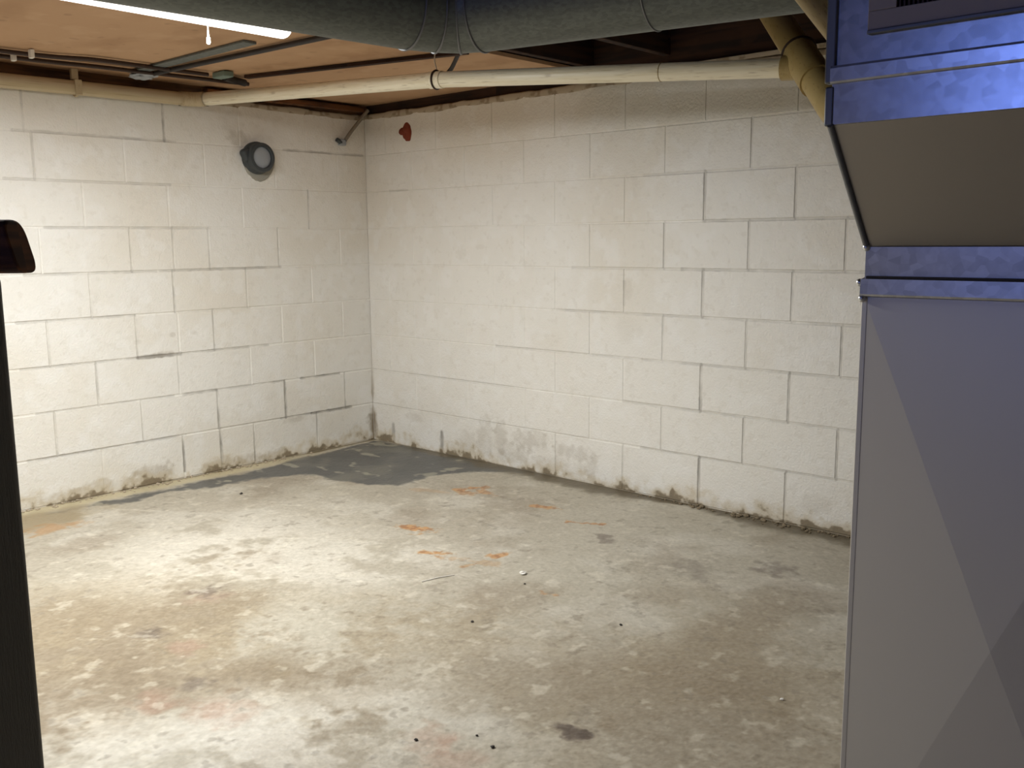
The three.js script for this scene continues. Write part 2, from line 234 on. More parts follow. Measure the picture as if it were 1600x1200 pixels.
const mortarMat = new THREE.MeshStandardMaterial({ map: rep(tex(256, 256, (u, v) => { const c = [186, 172, 150]; mix3(c, [150, 134, 112], sstep(0.4, 0.7, fbm(u * 10, v * 10, 4, 91, 10))); return c; }), 3), roughness: 0.95 });
const rubber = new THREE.MeshStandardMaterial({ color: 0x3d4244, roughness: 0.5 });
const greyCap = new THREE.MeshStandardMaterial({ color: 0x9ca0a4, roughness: 0.5 });
const conduitGrey = new THREE.MeshStandardMaterial({ color: 0x8d8476, roughness: 0.6 });
const clay = new THREE.MeshStandardMaterial({ color: 0x8a3f26, roughness: 0.9, bumpMap: rep(grain, 4), bumpScale: 0.002 });
const dirtMat = new THREE.MeshStandardMaterial({ color: 0x857760, roughness: 0.95 });
const rock = new THREE.MeshStandardMaterial({ color: 0x3f3a35, roughness: 0.9 });

// ---------------------------------------------------------------- the room: floor, walls, ceiling
const RX = 5.4, RZ = 5.4, TOP = 2.13;
{
  const g = box(-0.2, RX + 0.2, -0.15, 0, -0.2, RZ + 0.2), uv = g.attributes.uv, p = g.attributes.position;
  for (let i = 0; i < p.count; i++) uv.setXY(i, p.getX(i) / FLOOR, p.getZ(i) / FLOOR);
  structure(mesh('floor', g, floorMat)).userData.label = 'worn concrete floor with grey paint along the walls and rust stains';
}
// a course block: face with chamfered edges, uv placed on the wall
function blockGeometry(toWorld, u0, u1, h0, h1, ch, proud, back) {
  const pos = [], uv = [], idx = [];
  const loop = (a, b, c, d, e) => { const k = pos.length / 3; for (const [u, h] of [[a, c], [b, c], [b, d], [a, d]]) { pos.push(...toWorld(u, h, e)); uv.push(u / WALL_U, h / WALL_V); } return k; };
  const R = (k, l, flip) => { for (let i = 0; i < 4; i++) { const j = (i + 1) % 4, q = [k + i, k + j, l + j, k + i, l + j, l + i]; idx.push(...(flip ? q.reverse() : q)); } };
  const flip = toWorld.flip;
  const b0 = loop(u0, u1, h0, h1, -back), b1 = loop(u0, u1, h0, h1, proud - ch);
  R(b0, b1, flip);
  const b2 = loop(u0, u1, h0, h1, proud - ch), b3 = loop(u0 + ch, u1 - ch, h0 + ch, h1 - ch, proud);
  R(b2, b3, flip);
  const b4 = loop(u0 + ch, u1 - ch, h0 + ch, h1 - ch, proud);
  idx.push(...(flip ? [b4, b4 + 2, b4 + 1, b4, b4 + 3, b4 + 2] : [b4, b4 + 1, b4 + 2, b4, b4 + 2, b4 + 3]));
  const g = new THREE.BufferGeometry();
  g.setAttribute('position', new THREE.Float32BufferAttribute(pos, 3)); g.setAttribute('uv', new THREE.Float32BufferAttribute(uv, 2)); g.setIndex(idx);
  const k = g.toNonIndexed(); k.computeVertexNormals(); return k;
}
function blockWall(name, label, base, mat, toWorld, courses, end, tight) {
  const uv = base.attributes.uv, p = base.attributes.position, along = toWorld.along;
  for (let i = 0; i < p.count; i++) uv.setXY(i, along(p, i) / WALL_U, p.getY(i) / WALL_V);
  const w = structure(mesh(name, base, mat)); w.userData.label = label;
  courses.forEach((cuts, c) => {
    const h0 = H0 + c * B, list = [0.0, ...cuts.filter((v) => v > 0.03 && v < end), end];
    for (let i = 0; i + 1 < list.length; i++) {
      const mid = (list[i] + list[i + 1]) / 2, gap = tight(mid, c), pr = 0.0005 + (rnd() - 0.5) * 0.0022 * Math.min(1, gap / 0.004);
      mesh('block', blockGeometry(toWorld, list[i] + gap * (i ? 1 : 0), list[i + 1] - gap, (c ? h0 : 0) + gap, h0 + B - gap, 0.0022 + gap * 0.35, pr, 0.004), mat, w);
    }
  });
  return w;
}
const leftWorld = (u, h, e) => [e, h, u]; leftWorld.flip = true; leftWorld.along = (p, i) => p.getZ(i);
const rightWorld = (u, h, e) => [u, h, e]; rightWorld.flip = false; rightWorld.along = (p, i) => p.getX(i);
const wallLeft = blockWall('wall_left', 'white painted concrete block wall with the round pipe port', box(-0.2, -0.0022, 0, WT + 0.004, -0.2, RZ + 0.2), leftMat, leftWorld, leftCourses, 5.3, (u, c) => c > 5 && u < 1 ? 0.0016 : 0.0028);
const wallRight = blockWall('wall_right', 'white painted concrete block wall with grey smudges along its base', box(-0.003, RX + 0.2, 0, WT + 0.004, -0.2, -0.0022), rightMat, rightWorld, rightCourses, 5.3, (u, c) => lerp(0.001, 0.0032, sstep(0.9, 2.1, u)) * (c > 6 ? 0.75 : 1));
{ // ragged mortar along the top of the two walls
  const strip = (toWorld, end, s) => {
    const pos = [], uv = [], idx = [], N = 220;
    for (let i = 0; i <= N; i++) {
      const u = end * i / N, t = WT + 0.014 + 0.014 * fbm(u * 9, 1, 4, s), e = 0.001 + 0.012 * (fbm(u * 14, 5, 4, s + 3) - 0.35), b = WT - 0.006 - 0.016 * fbm(u * 7, 8, 4, s + 7);
      for (const [h, q] of [[b, -0.003], [b + 0.008, e], [t - 0.006, e * 0.8], [t, e - 0.008], [t, -0.12]]) { pos.push(...toWorld(u, h, q)); uv.push(u, h + q); }
      if (i) for (let k = 0; k < 4; k++) { const a = (i - 1) * 5 + k, b2 = i * 5 + k, q = [a, b2, b2 + 1, a, b2 + 1, a + 1]; idx.push(...(toWorld.flip ? q.reverse() : q)); }
    }
    const g = new THREE.BufferGeometry(); g.setAttribute('position', new THREE.Float32BufferAttribute(pos, 3)); g.setAttribute('uv', new THREE.Float32BufferAttribute(uv, 2)); g.setIndex(idx); g.computeVertexNormals(); return g;
  };
  mesh('mortar_cap', strip(leftWorld, 5.4, 11), mortarMat, wallLeft); mesh('mortar_cap', strip(rightWorld, 5.4, 31), mortarMat, wallRight);
}
structure(mesh('trim_1', box(-0.16, -0.012, 1.858, 1.915, -0.16, RZ), wood)).userData.label = 'brown wooden sill plate on top of the left wall';
structure(mesh('trim_2', box(0, RX, 1.858, 1.915, -0.16, -0.02), woodDark)).userData.label = 'dark wooden sill plate on top of the right wall';
// the unseen sides of the cellar close the room
structure(mesh('wall_side', box(RX, RX + 0.2, 0, TOP + 0.1, -0.2, RZ + 0.2), plainWall));
{
  const parts = [box(-0.2, WIN.x0, 0, TOP + 0.1, RZ, RZ + 0.2), box(WIN.x1, RX + 0.2, 0, TOP + 0.1, RZ, RZ + 0.2), box(WIN.x0, WIN.x1, 0, WIN.y0, RZ, RZ + 0.2), box(WIN.x0, WIN.x1, WIN.y1, TOP + 0.1, RZ, RZ + 0.2)];
  structure(mesh('wall_behind', merge(parts), plainWall));
  const w = new THREE.Group(); w.name = 'window_1'; structure(w); w.userData.label = 'small cellar window high in the wall behind the camera'; scene.add(w);
  const f = 0.05, z0 = RZ + 0.03, z1 = RZ + 0.09;
  mesh('window_frame', merge([box(WIN.x0, WIN.x0 + f, WIN.y0, WIN.y1, z0, z1), box(WIN.x1 - f, WIN.x1, WIN.y0, WIN.y1, z0, z1), box(WIN.x0 + f, WIN.x1 - f, WIN.y0, WIN.y0 + f, z0, z1), box(WIN.x0 + f, WIN.x1 - f, WIN.y1 - f, WIN.y1, z0, z1)]), whitePlastic, w);
  mesh('window_pane', box(WIN.x0 + f, WIN.x1 - f, WIN.y0 + f, WIN.y1 - f, z0 + 0.026, z0 + 0.030), new THREE.MeshPhysicalMaterial({ transmission: 1, thickness: 0, roughness: 0.02, color: 0xffffff }), w);
}
{
  const c = new THREE.Group(); c.name = 'ceiling'; structure(c); c.userData.label = 'low ceiling of tan board on the left and open floor joists on the right'; scene.add(c);
  mesh('ceiling_board', metricUV(box(-0.2, 1.555, 1.915, 1.931, -0.2, RZ + 0.2), 0.7), boardMat, c);
  mesh('subfloor', box(-0.2, RX + 0.2, TOP, TOP + 0.05, -0.2, RZ + 0.2), woodDark, c);
  for (const x of [1.57, 1.976, 2.95, 3.356, 3.762, 4.168, 4.574, 4.98]) mesh('joist', box(x, x + 0.038, 1.931, TOP, -0.02, RZ + 0.2, 0.003), woodDark, c);
  for (const x of [0.35, 0.76, 1.16]) mesh('joist', box(x, x + 0.038, 1.931, TOP, -0.02, RZ + 0.2), woodDark, c);
  mesh('rim_joist', box(-0.2, RX + 0.2, 1.915, TOP, -0.2, -0.02), woodDark, c);
  mesh('rim_joist', box(-0.2, -0.02, 1.931, TOP, -0.02, RZ + 0.2), woodDark, c);
  mesh('sill_ledge', box(1.6, 3.6, 1.866, 1.884, -0.02, 0.004, 0.002), mortarMat, c);
}

// ---------------------------------------------------------------- lamp
{
  const t = thing('tube_light', 'long glowing white tube light fixed under the tan ceiling', 'light', null, V(LAMP.x, 1.915, (LAMP.z0 + LAMP.z1) / 2));
  const L = LAMP.z1 - LAMP.z0, glow = new THREE.MeshStandardMaterial({ color: 0xffffff, roughness: 0.5, emissive: new THREE.Color().setRGB(1, 0.95, 0.9), emissiveIntensity: 0.85 });
  mesh('housing', new RoundedBoxGeometry(0.078, 0.012, L - 0.06, 2, 0.004).translate(0, -0.006, 0), whitePlastic, t);
  const d = new THREE.CapsuleGeometry(0.034, L - 0.068, 8, 24); d.rotateX(Math.PI / 2); d.translate(0, -0.040, 0);
  mesh('diffuser', d, glow, t);
  const k = thing('pull_cord', 'short white pull cord hanging from the tube light', 'cord', null, V(1.46, 1.866, 1.83));
  mesh('cord', rod(V(0, 0, 0), V(0, -0.05, 0), 0.003, 8), whitePlastic, k);
  mesh('toggle', new THREE.CapsuleGeometry(0.006, 0.014, 4, 8).translate(0, -0.06, 0), whitePlastic, k);
}

// ---------------------------------------------------------------- round duct
function mitred(pts, i, r, seg = 40) {                                       // segment i of a mitred sweep along pts
  const a = pts[i], b = pts[i + 1], d = b.clone().sub(a).normalize(), e1 = V(0, 1, 0), e2 = d.clone().cross(e1).normalize(); e1.copy(e2).cross(d).normalize();
  const plane = (k) => { const p = k > 0 ? pts[k].clone().sub(pts[k - 1]).normalize() : d, q = k < pts.length - 1 ? pts[k + 1].clone().sub(pts[k]).normalize() : d; return p.clone().add(q).normalize(); };
  const pos = [], nor = [], uv = [], idx = [], len = a.distanceTo(b);
  [[a, plane(i), 0], [b, plane(i + 1), len]].forEach(([P, n, s], k) => {
    for (let j = 0; j <= seg; j++) {
      const w = j / seg * Math.PI * 2, o = e1.clone().multiplyScalar(Math.cos(w)).addScaledVector(e2, Math.sin(w)), q = o.clone().multiplyScalar(r);
      const sh = -q.dot(n) / d.dot(n); q.addScaledVector(d, sh).add(P);
      pos.push(q.x, q.y, q.z); nor.push(o.x, o.y, o.z); uv.push(j / seg * 2 * Math.PI * r * 1.6, (s + sh) * 1.6);
    }
  });
  for (let j = 0; j < seg; j++) { const p = j, q = seg + 1 + j; idx.push(p, p + 1, q, p + 1, q + 1, q); }
  const g = new THREE.BufferGeometry(); g.setAttribute('position', new THREE.Float32BufferAttribute(pos, 3)); g.setAttribute('normal', new THREE.Float32BufferAttribute(nor, 3)); g.setAttribute('uv', new THREE.Float32BufferAttribute(uv, 2)); g.setIndex(idx); return g;
}
{
  const Y = 1.72, r = 0.1, K = V(2.563, Y, 1.813), dl = V(-0.195, 0, 0.98), dr = V(0.977, 0, -0.214);
  const a = K.clone().addScaledVector(dl, 0.13), b = K.clone().addScaledVector(dr, 0.085), bz = (t) => a.clone().multiplyScalar((1 - t) ** 2).addScaledVector(K, 2 * t * (1 - t)).addScaledVector(b, t * t);
  const pts = [K.clone().addScaledVector(dl, 2.6).add(V(0, 0.065, 0)), a, bz(0.33), bz(0.66), b, K.clone().addScaledVector(dr, 1.207)];
  const t = thing('round_duct', 'dull grey round metal duct bending across the top of the room', 'duct');
  for (let i = 0; i < 5; i++) mesh(i === 0 || i === 4 ? 'duct_pipe' : 'elbow_section', mitred(pts, i, r), galvDull, t);
  for (let i = 1; i < 5; i++) { const n = pts[i].clone().sub(pts[i - 1]).normalize().add(pts[i + 1].clone().sub(pts[i]).normalize()).normalize(); mesh('seam_bead', ring(pts[i], n, r + 0.001, 0.003, 40), seamMetal, t); }
  for (const s of [0.45, 1.0]) { const p = pts[4].clone().addScaledVector(dr, s); mesh('seam_bead', ring(p, dr, r + 0.0005, 0.0022, 40), seamMetal, t); }
  // the metal hanger that carries it
  const h = thing('hanger_strap', 'short dark strap hanging beside the duct elbow above the pipe', 'strap');
  mesh('strap', tube([V(1.50, 1.912, 0.73), V(1.44, 1.898, 0.69), V(1.38, 1.87, 0.66), V(1.335, 1.845, 0.655)], 0.009, 24, 8).scale(1, 1, 1), black, h);
}

// ---------------------------------------------------------------- drain pipes
{
  const t = thing('drain_pipe', 'long cream plastic drain pipe along the left wall and across the room', 'pipe');
  const r = 0.0305, w0 = V(0.045, 1.812, 4.6), w1 = V(0.045, 1.838, 1.12), c0 = V(0.09, 1.838, 1.06), mid = V(1.489, 1.792, 0.85), e = V(2.90, 1.697, 0.60);
  mesh('pipe_run', rod(w0, w1, r, 24), pvcGrey, t);
  mesh('elbow', new THREE.TubeGeometry(new THREE.QuadraticBezierCurve3(V(0.045, 1.838, 1.15), V(0.045, 1.838, 1.075), V(0.125, 1.837, 1.056)), 12, r * 1.1, 20), pvcGrey, t);
  mesh('pipe_run', rod(c0, mid, r, 24), pvc, t); mesh('pipe_run', rod(mid, e, r, 24), pvc, t);
  const d = e.clone().sub(mid).normalize(), d0 = mid.clone().sub(c0).normalize();
  mesh('coupling', rod(mid.clone().addScaledVector(d0, -0.03), mid.clone().addScaledVector(d, 0.03), r * 1.1, 24), pvc, t);
  mesh('joint_ring', ring(mid.clone().addScaledVector(d, 0.85 * 1.13), d, r, 0.0015), pvcYellow, t);
  const h = thing('pipe_hanger', 'thin dark wire loop holding up the middle of the cream pipe', 'hanger');
  mesh('wire_loop', ring(mid, d, r * 1.16, 0.004), darkCable, h);
  mesh('wire', tube([V(1.487, 1.83, 0.845), V(1.47, 1.87, 0.84), V(1.465, 1.916, 0.83)], 0.003, 12, 6), whitePlastic, h);
  const c = thing('pipe_clamp', 'painted metal clamp holding the pipe to the left wall', 'clamp');
  mesh('band', ring(V(0.045, 1.833, 1.64), V(0, 0, 1), r * 1.12, 0.005), pvcGrey, c);
  mesh('bracket', box(0.03, 0.05, 1.868, 1.915, 1.625, 1.655, 0.003), pvcGrey, c);
  mesh('bracket', box(0.072, 0.082, 1.80, 1.865, 1.625, 1.655, 0.003), pvcGrey, c);

  const y = thing('waste_pipe', 'yellowed plastic waste pipe with a branch fitting sloping out of the joists', 'pipe');
  const top = V(2.62, 1.99, 0.30), j = V(2.935, 1.693, 0.62), bot = V(3.09, 1.548, 0.78), R = 0.047, dy = j.clone().sub(top).normalize();
  mesh('pipe_run', rod(V(2.30, 2.07, 0.05), top, R, 24), pvcYellow, y);
  mesh('pipe_run', rod(top, j, R, 24), pvcYellow, y);
  mesh('fitting', rod(j.clone().addScaledVector(dy, -0.10), j.clone().addScaledVector(dy, 0.11), R * 1.14, 28), pvcYellow, y);
  mesh('hub', rod(V(2.845, 1.7005, 0.609), V(2.935, 1.6945, 0.595), r * 1.28, 24), pvcYellow, y);
  mesh('rim', ring(j.clone().addScaledVector(dy, -0.10), dy, R * 1.12, 0.006), darkCable, y);
  mesh('pipe_run', rod(j, bot, R, 24), pvcYellow, y);
  mesh('pipe_run', new THREE.TubeGeometry(new THREE.CatmullRomCurve3([bot, V(3.2, 1.45, 0.89), V(3.34, 1.25, 0.98), V(3.4, 1.0, 1.0), V(3.4, 0.0, 1.0)]), 40, R, 20), pvcYellow, y);
  const u = thing('vent_pipe', 'short yellowed pipe sloping down beside the top of the sheet metal box', 'pipe');
  mesh('pipe_run', rod(V(3.40, 1.72, 1.80), V(3.61, 1.458, 1.80), 0.022, 24), pvcYellow, u);
  mesh('collar', rod(V(3.43, 1.6826, 1.80), V(3.455, 1.6514, 1.80), 0.026, 24), pvcYellow, u);
  mesh('elbow', new THREE.TubeGeometry(new THREE.QuadraticBezierCurve3(V(3.60, 1.47, 1.80), V(3.66, 1.395, 1.80), V(3.742, 1.395, 1.80)), 10, 0.025, 18), pvcYellow, u);
  mesh('pipe_run', rod(V(3.40, 1.72, 1.80), V(3.37, 1.925, 1.86), 0.022, 20), pvcYellow, u);
}

// ---------------------------------------------------------------- cables and strips on the ceiling
{
  const Y = 1.9;
  const c1 = thing('ceiling_cable', 'thin dark cable clipped to the ceiling, the inner of the pair beside the left wall', 'cable');
  mesh('cable', tube([V(0.30, Y, 4.4), V(0.31, Y, 2.04), V(0.385, Y, 1.70), V(0.39, Y, 1.2)], 0.009, 60, 10), darkCable, c1);
  mesh('clip', new RoundedBoxGeometry(0.026, 0.034, 0.016, 2, 0.004).translate(0.355, Y - 0.004, 1.94), whitePlastic, c1);
  const c2 = thing('ceiling_cable', 'thin dark cable clipped to the ceiling, the one nearest the left wall', 'cable');
  mesh('cable', tube([V(0.20, Y, 4.4), V(0.205, Y, 2.0), V(0.24, Y, 1.63), V(0.29, Y, 0.93)], 0.009, 60, 10), darkCable, c2);
  mesh('clip', new RoundedBoxGeometry(0.026, 0.034, 0.016, 2, 0.004).translate(0.245, Y - 0.004, 1.965), whitePlastic, c2);
  const s = thing('metal_strip', 'flat grey metal strip lying across the ceiling under the tube light', 'strip');
  mesh('strip', box(0.17, 1.09, 1.904, 1.9135, 1.405, 1.462, 0.002), galvDull, s);
  mesh('end_plate', lump(V(0.19, 1.893, 1.40), 0.055, 5, 2, 0.25), greyCap, s);
  const b = thing('black_cable', 'black cable crossing the ceiling beside the grey metal strip', 'cable');
  mesh('cable', tube([V(1.53, Y, 1.31), V(1.37, Y, 1.32), V(0.9, Y, 1.345), V(0.40, Y, 1.375), V(0.25, Y, 1.38)], 0.011, 40, 10), black, b);
  const k = thing('ceiling_batten', 'dark brown wooden batten across the ceiling above the cream pipe', 'batten');
  mesh('batten', rotY(box(-0.58, 0.58, -0.012, 0.002, -0.016, 0.016, 0.002), 0.26).translate(0.98, 1.9115, 0.875), woodDark, k);
  const j = thing('cable_joint', 'small green grey junction fitting where the cables meet the batten', 'fitting', null, V(0.43, 1.9, 1.15));
  mesh('body', new RoundedBoxGeometry(0.1, 0.026, 0.05, 2, 0.006), new THREE.MeshStandardMaterial({ color: 0x74857a, roughness: 0.6 }), j);
  mesh('stub', rod(V(-0.02, -0.006, -0.02), V(-0.08, -0.008, -0.16), 0.016, 14), black, j);
  const y = thing('wood_strip', 'narrow yellow wooden strip under the ceiling in the corner of the left wall', 'strip');
  mesh('strip', box(-0.004, 0.045, 1.874, 1.900, 0.03, 1.0, 0.003), woodYellow, y);
}
function rotY(g, a) { g.rotateY(a); return g; }

// ---------------------------------------------------------------- fittings on the walls
{
  const P = V(0, 1.588, 0.722), t = thing('pipe_port', 'round dark grey pipe collar with a pale cap high on the left wall', 'pipe', null, P);
  const patch = new THREE.CylinderGeometry(0.082, 0.09, 0.016, 36, 1); patch.rotateZ(-Math.PI / 2); roughen(patch, 0.006, 4); patch.translate(0.004, -0.026, -0.018);
  mesh('mortar_patch', patch, new THREE.MeshStandardMaterial({ color: 0xa09c90, roughness: 0.95 }), t);
  const prof = [[0.052, 0.0], [0.082, 0.0], [0.082, 0.02], [0.074, 0.03], [0.074, 0.062], [0.070, 0.068], [0.056, 0.070], [0.053, 0.066], [0.052, 0.04]].map((q) => new THREE.Vector2(...q));
  const col = new THREE.LatheGeometry(prof, 36); col.rotateZ(-Math.PI / 2); mesh('collar', toCreasedNormals(col, 0.6), rubber, t);
  const cap = new THREE.LatheGeometry([[0.0, 0.062], [0.036, 0.062], [0.053, 0.056], [0.053, 0.03]].map((q) => new THREE.Vector2(...q)), 32); cap.rotateZ(-Math.PI / 2); mesh('cap', toCreasedNormals(cap, 0.6), greyCap, t);
  mesh('lug', new RoundedBoxGeometry(0.045, 0.07, 0.06, 3, 0.02).rotateX(0.5).translate(0.024, 0.012, 0.066), rubber, t);

  const e = thing('corner_conduit', 'short bent grey conduit with a capped end in the corner below the ceiling', 'conduit');
  mesh('conduit', tube([V(0.06, 1.885, 0.02), V(0.05, 1.85, 0.05), V(0.03, 1.77, 0.115), V(0.025, 1.715, 0.16)], 0.010, 24, 10), conduitGrey, e);
  mesh('end_cap', new RoundedBoxGeometry(0.03, 0.035, 0.04, 2, 0.007).translate(0.016, 1.703, 0.175), greyCap, e);
  mesh('nozzle', rod(V(0.02, 1.70, 0.185), V(0.022, 1.715, 0.215), 0.012, 12), rubber, e);

  const q = thing('clay_patch', 'rough brick red patch on the right wall near the corner', 'patch', null, V(0.357, 1.747, 0));
  const g1 = new THREE.SphereGeometry(0.045, 28, 18); g1.scale(0.85, 1.15, 0.22); roughen(g1, 0.008, 3); const g2 = new THREE.SphereGeometry(0.027, 20, 12); g2.scale(1.2, 0.8, 0.3); roughen(g2, 0.003, 6); g2.translate(-0.034, 0.004, 0);
  mesh('clay', merge([g1, g2]), clay, q);
}

// ---------------------------------------------------------------- sheet metal unit on the right
{
  const x0 = 3.743, x1 = 4.175, zb = 1.42, zf = 2.1, zt = 2.247;
  const t = thing('furnace_plenum', 'tall galvanised sheet metal duct box standing at the right edge', 'duct');
  const quad = (a, b, c, d) => { const g = new THREE.BufferGeometry(); g.setAttribute('position', new THREE.Float32BufferAttribute([a, b, c, a, c, d].flatMap((v) => v.toArray()), 3)); g.computeVertexNormals(); g.setAttribute('uv', new THREE.Float32BufferAttribute(12, 2)); return metricUV(g); };
  const tri = (a, b, c) => { const g = new THREE.BufferGeometry(); g.setAttribute('position', new THREE.Float32BufferAttribute([a, b, c].flatMap((v) => v.toArray()), 3)); g.computeVertexNormals(); g.setAttribute('uv', new THREE.Float32BufferAttribute(6, 2)); return metricUV(g); };
  // lower box: its front panel is cross-broken, four facets meeting at a raised centre
  const A = V(x0, 0.06, zf), Bq = V(x1, 0.06, zf), C = V(x1, 1.072, zf), D = V(x0, 1.072, zf), M = V((x0 + x1) / 2, 0.566, zf + 0.018);
  for (const [p, q] of [[A, Bq], [Bq, C], [C, D], [D, A]]) mesh('front_panel', tri(p, q, M), galvSmooth, t);
  mesh('body', box(x0, x1, 0, 1.148, zb, zf - 0.001), galvSmooth, t);
  mesh('base_rail', box(x0 - 0.004, x1 + 0.004, 0, 0.06, zf - 0.03, zf + 0.006, 0.003), seamMetal, t);
  mesh('corner_seam', box(x0 - 0.004, x0 + 0.006, 0.06, 1.072, zf - 0.012, zf + 0.001, 0.002), galvSmooth, t);
  // slip joint and collar above it
  const slip = new THREE.Shape(); slip.moveTo(zf - 0.004, 1.072); slip.lineTo(zf + 0.010, 1.074); slip.lineTo(zf + 0.0125, 1.077); slip.lineTo(zf + 0.0115, 1.100); slip.lineTo(zf - 0.004, 1.102);
  const along = (shape, xa, xb, s = 1) => { const g = new THREE.ExtrudeGeometry(shape, { depth: xb - xa, bevelEnabled: false, steps: s }); g.rotateY(-Math.PI / 2); g.scale(-1, 1, 1); const i = g.index; g.translate(xa, 0, 0); return flipFaces(g); };
  mesh('slip_joint', metricUV(along(slip, x0 - 0.002, x1)), galvMid, t);
  mesh('joint_lip', box(x0 + 0.004, x1, 1.1005, 1.1045, zf - 0.002, zf + 0.0085, 0.001), black, t);
  mesh('collar', quad(V(x0, 1.1, zf + 0.002), V(x1, 1.1, zf + 0.002), V(x1, 1.148, zf + 0.002), V(x0, 1.148, zf + 0.002)), galvMid, t);
  for (const [px, py, pz] of [[x0 + 0.001, 1.1475, zf + 0.003], [x0 - 0.006, 1.094, zf + 0.004], [x0 - 0.001, 1.070, zf + 0.006]]) mesh('cleat_tip', new THREE.SphereGeometry(0.006, 16, 10).translate(px, py, pz), brightMetal, t);
  mesh('drive_cleat', box(x0 - 0.008, x0 + 0.003, 1.066, 1.098, zf - 0.05, zf + 0.001, 0.002), seamMetal, t);
  // sloping transition out to the deeper box above
  const y1 = 1.148, y2 = 1.316;
  mesh('transition', quad(V(x0, y1, zf), V(x1, y1, zf), V(x1, y2, zt), V(x0, y2, zt)), galvTan, t);
  mesh('transition_side', tri(V(x0, y1, zf), V(x0, y2, zt), V(x0, y2, zf)), galvSmooth, t);
  mesh('transition_side', tri(V(x1, y1, zf), V(x1, y2, zf), V(x1, y2, zt)), galvSmooth, t);
  mesh('transition_seam', rod(V(x0 + 0.001, y1, zf + 0.002), V(x0 + 0.001, y2, zt + 0.002), 0.0045, 10), seamMetal, t);
  // upper box
  mesh('upper_box', box(x0, x1, y2, 1.90, zb, zt - 0.004), galv, t);
  mesh('lower_band', box(x0, x1, y2, 1.372, zt - 0.01, zt, 0.001), galv, t);
  const fl = new THREE.Shape(); fl.moveTo(zt - 0.006, 1.370); fl.lineTo(zt + 0.005, 1.371); fl.lineTo(zt + 0.0062, 1.3735); fl.lineTo(zt + 0.0066, 1.391); fl.lineTo(zt + 0.0062, 1.394); fl.lineTo(zt - 0.006, 1.394);
  mesh('flange', metricUV(along(fl, x0, x1)), galv, t);
  mesh('corner_seam', box(x0 - 0.011, x0 + 0.004, 1.372, 1.90, zt - 0.014, zt + 0.001, 0.003), seamMetal, t);
  mesh('corner_seam', box(x0 - 0.009, x0 + 0.004, 1.315, 1.368, zt - 0.014, zt + 0.002, 0.003), seamMetal, t);
  // register plate with its louvres
  const ra = x0 + 0.048, rb = x1 - 0.02, ry = 1.434, gy = 1.458, ga = x0 + 0.085;
  const plate = mesh('register_plate', merge([box(ra, rb, ry, gy, zt - 0.006, zt + 0.004, 0.001), box(ra, ga, gy, 1.82, zt - 0.006, zt + 0.004, 0.001), box(rb - 0.035, rb, gy, 1.82, zt - 0.006, zt + 0.004, 0.001), box(ga, rb - 0.035, 1.78, 1.82, zt - 0.006, zt + 0.004, 0.001)]), new THREE.MeshStandardMaterial({ color: 0xa59a94, metalness: 0.3, roughness: 0.6 }), t);
  mesh('register_lip', box(ra, rb, ry - 0.005, ry, zt - 0.004, zt + 0.006, 0.001), seamMetal, t);
  const vanes = []; for (let x = ga + 0.003; x < rb - 0.036; x += 0.0058) vanes.push(box(x, x + 0.002, gy, 1.78, zt - 0.003, zt + 0.003));
  const v = mesh('louvres', merge(vanes), darkCable, plate); v.userData.kind = 'stuff';
  mesh('register_throat', box(ga, rb - 0.035, gy, 1.78, zt - 0.0045, zt - 0.0035), black, plate);
}
function flipFaces(g) { const k = g.index ? g.toNonIndexed() : g; for (const n of ['position', 'normal', 'uv']) { const a = k.attributes[n], s = a.itemSize; for (let i = 0; i < a.count; i += 3) for (let c = 0; c < s; c++) { const q = a.array[(i + 1) * s + c]; a.array[(i + 1) * s + c] = a.array[(i + 2) * s + c]; a.array[(i + 2) * s + c] = q; } } k.computeVertexNormals(); return k; }

// ---------------------------------------------------------------- handrail and post at the left
{
  const t = thing('handrail', 'dark brown wooden handrail ending at the left edge', 'handrail', null, V(3.107, 1.132, 3.083));
  const s = new THREE.Shape(), w = 0.024, h = 0.058, r = 0.02; s.moveTo(-w + 0.016, 0); s.lineTo(w - 0.016, 0); s.quadraticCurveTo(w, 0, w, 0.018); s.lineTo(w, h - r); s.quadraticCurveTo(w, h, w - r, h); s.lineTo(-w + r, h); s.quadraticCurveTo(-w, h, -w, h - r); s.lineTo(-w, 0.018); s.quadraticCurveTo(-w, 0, -w + 0.016, 0);
  const g = new THREE.ExtrudeGeometry(s, { depth: 1.3, bevelEnabled: true, bevelSize: 0.003, bevelThickness: 0.003, bevelSegments: 2, curveSegments: 10 });
  { const p = g.attributes.position; for (let i = 0; i < p.count; i++) if (p.getZ(i) < 0.01) p.setZ(i, p.getZ(i) + 0.25 * (p.getY(i) - 0.01)); g.computeVertexNormals(); }
  g.rotateY(-Math.PI / 4); mesh('rail', metricUV(g, 2), railMat, t);
  const p = thing('rail_post', 'dark grey post under the end of the brown handrail', 'post', null, V(3.081, 0, 3.164));
  const q = new RoundedBoxGeometry(0.09, 1.13, 0.09, 3, 0.012); q.rotateY(0.37); q.translate(0, 0.565, 0); mesh('post', q, postMat, p);
  const f = new RoundedBoxGeometry(0.13, 0.012, 0.13, 2, 0.004); f.rotateY(0.37); f.translate(0, 0.006, 0); mesh('foot_plate', f, postMat, p);
}

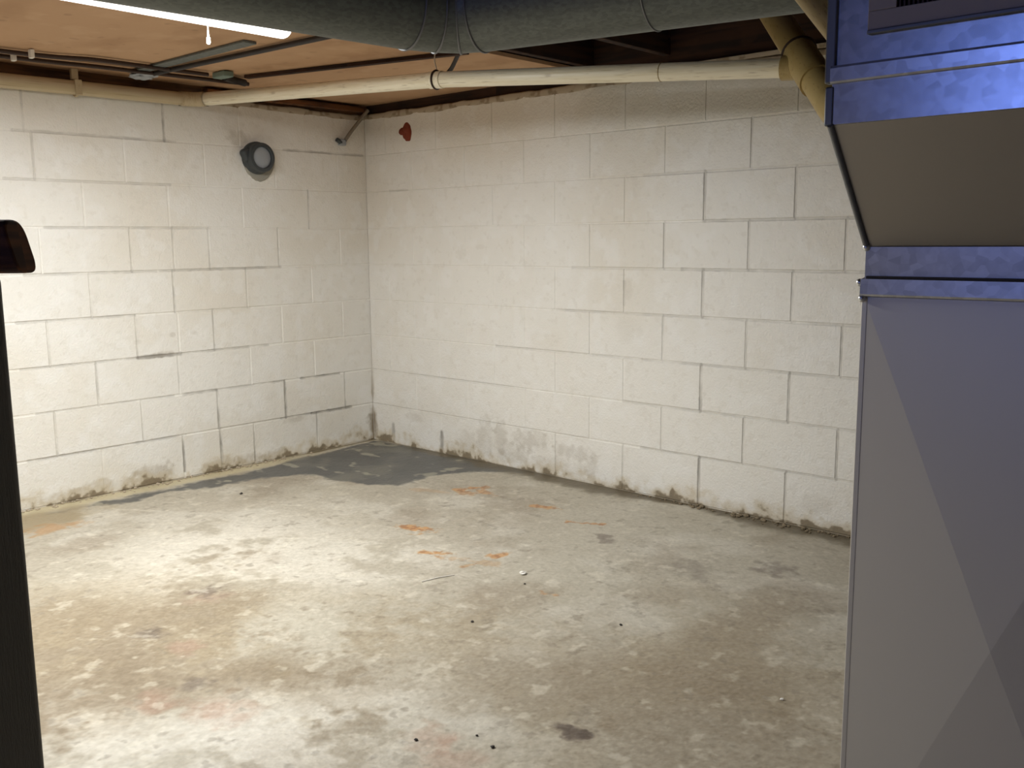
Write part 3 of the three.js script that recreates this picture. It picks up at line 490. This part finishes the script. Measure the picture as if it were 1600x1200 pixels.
// ---------------------------------------------------------------- litter on the floor
{
  const stick = thing('wood_splinter', 'thin grey splinter of wood lying on the floor below the rust stains', 'splinter', null, V(2.0, 0.004, 1.375));
  mesh('splinter', merge([rod(V(-0.018, 0, 0.062), V(-0.004, 0.001, 0.0), 0.0032, 7), rod(V(-0.004, 0.001, 0.0), V(0.02, 0, -0.058), 0.0028, 7)]).scale(1, 0.5, 1).translate(0, -0.0025, 0), new THREE.MeshStandardMaterial({ color: 0xc9c2b6, roughness: 0.9 }), stick);
  const chip = thing('lime_chip', 'small white chip lying right of the grey splinter', 'chip', null, V(2.195, 0.004, 1.151));
  mesh('chip', lump(V(0, 0.002, 0), 0.012, 33, 1, 0.45), whitePlastic, chip);
  const c2 = thing('lime_chip', 'tiny white speck alone on the floor beside the sheet metal box', 'chip', null, V(3.304, 0.002, 1.411));
  mesh('chip', lump(V(0, 0.001, 0), 0.005, 34, 1, 0.6), whitePlastic, c2);
  const g0 = lump(V(0, 0.0015, 0), 0.0048, 35, 1, 0.6);
  for (const [x, z, k, label] of [
    [2.358, 1.571, 1, 'dark grit crumb alone on the floor below and right of the wood splinter'],
    [2.749, 2.158, 1, 'dark grit crumb by the pinkish stain, leftmost of three at the bottom edge'],
    [2.843, 2.049, 0.7, 'dark grit crumb by the pinkish stain, middle of three at the bottom edge'],
    [2.907, 2.062, 1.1, 'dark grit crumb by the pinkish stain, rightmost of three at the bottom edge'],
    [2.717, 1.292, 1, 'dark grit crumb alone on the brownish floor towards the sheet metal box'],
    [0.487, 1.204, 1.6, 'flat dark grit crumb beside the grey paint strip near the left wall'],
    [2.266, 1.222, 0.8, 'tiny dark grit crumb just below the small white chip']]) {
    const p = thing('grit', label, 'grit', 'dark grit on the floor', V(x, 0.001, z));
    const m = mesh('crumb', g0, rock, p); m.scale.setScalar(k); m.rotation.y = x * 7;
  }
  const crumbs = (n, at, s0) => merge(Array.from({ length: n }, (_, i) => { const [x, z, s] = at(); return lump(V(x, s * 0.35, z), s, s0 + i, 0, 0.6); }));
  const r = mesh('mortar_crumbs', crumbs(120, () => { const x = 1.9 + 1.1 * rnd(), big = x > 2.2 && x < 2.75; return [x, 0.012 + 0.055 * rnd() * rnd() * (big ? 1.3 : 0.8), 0.003 + 0.008 * rnd() * rnd() * (big ? 1.7 : 0.8)]; }, 1000), dirtMat);
  tag(r, 'crumbled mortar and dirt along the foot of the right wall', 'rubble'); r.userData.kind = 'stuff';
  const l = mesh('mortar_crumbs', crumbs(170, () => { const z = 0.45 + 1.9 * rnd(); return [0.010 + 0.06 * rnd() * rnd(), z, 0.003 + 0.008 * rnd() * rnd()]; }, 2000), mortarMat);
  tag(l, 'pale crumbled mortar along the foot of the left wall', 'rubble'); l.userData.kind = 'stuff';
}
renderer.render(scene, camera);
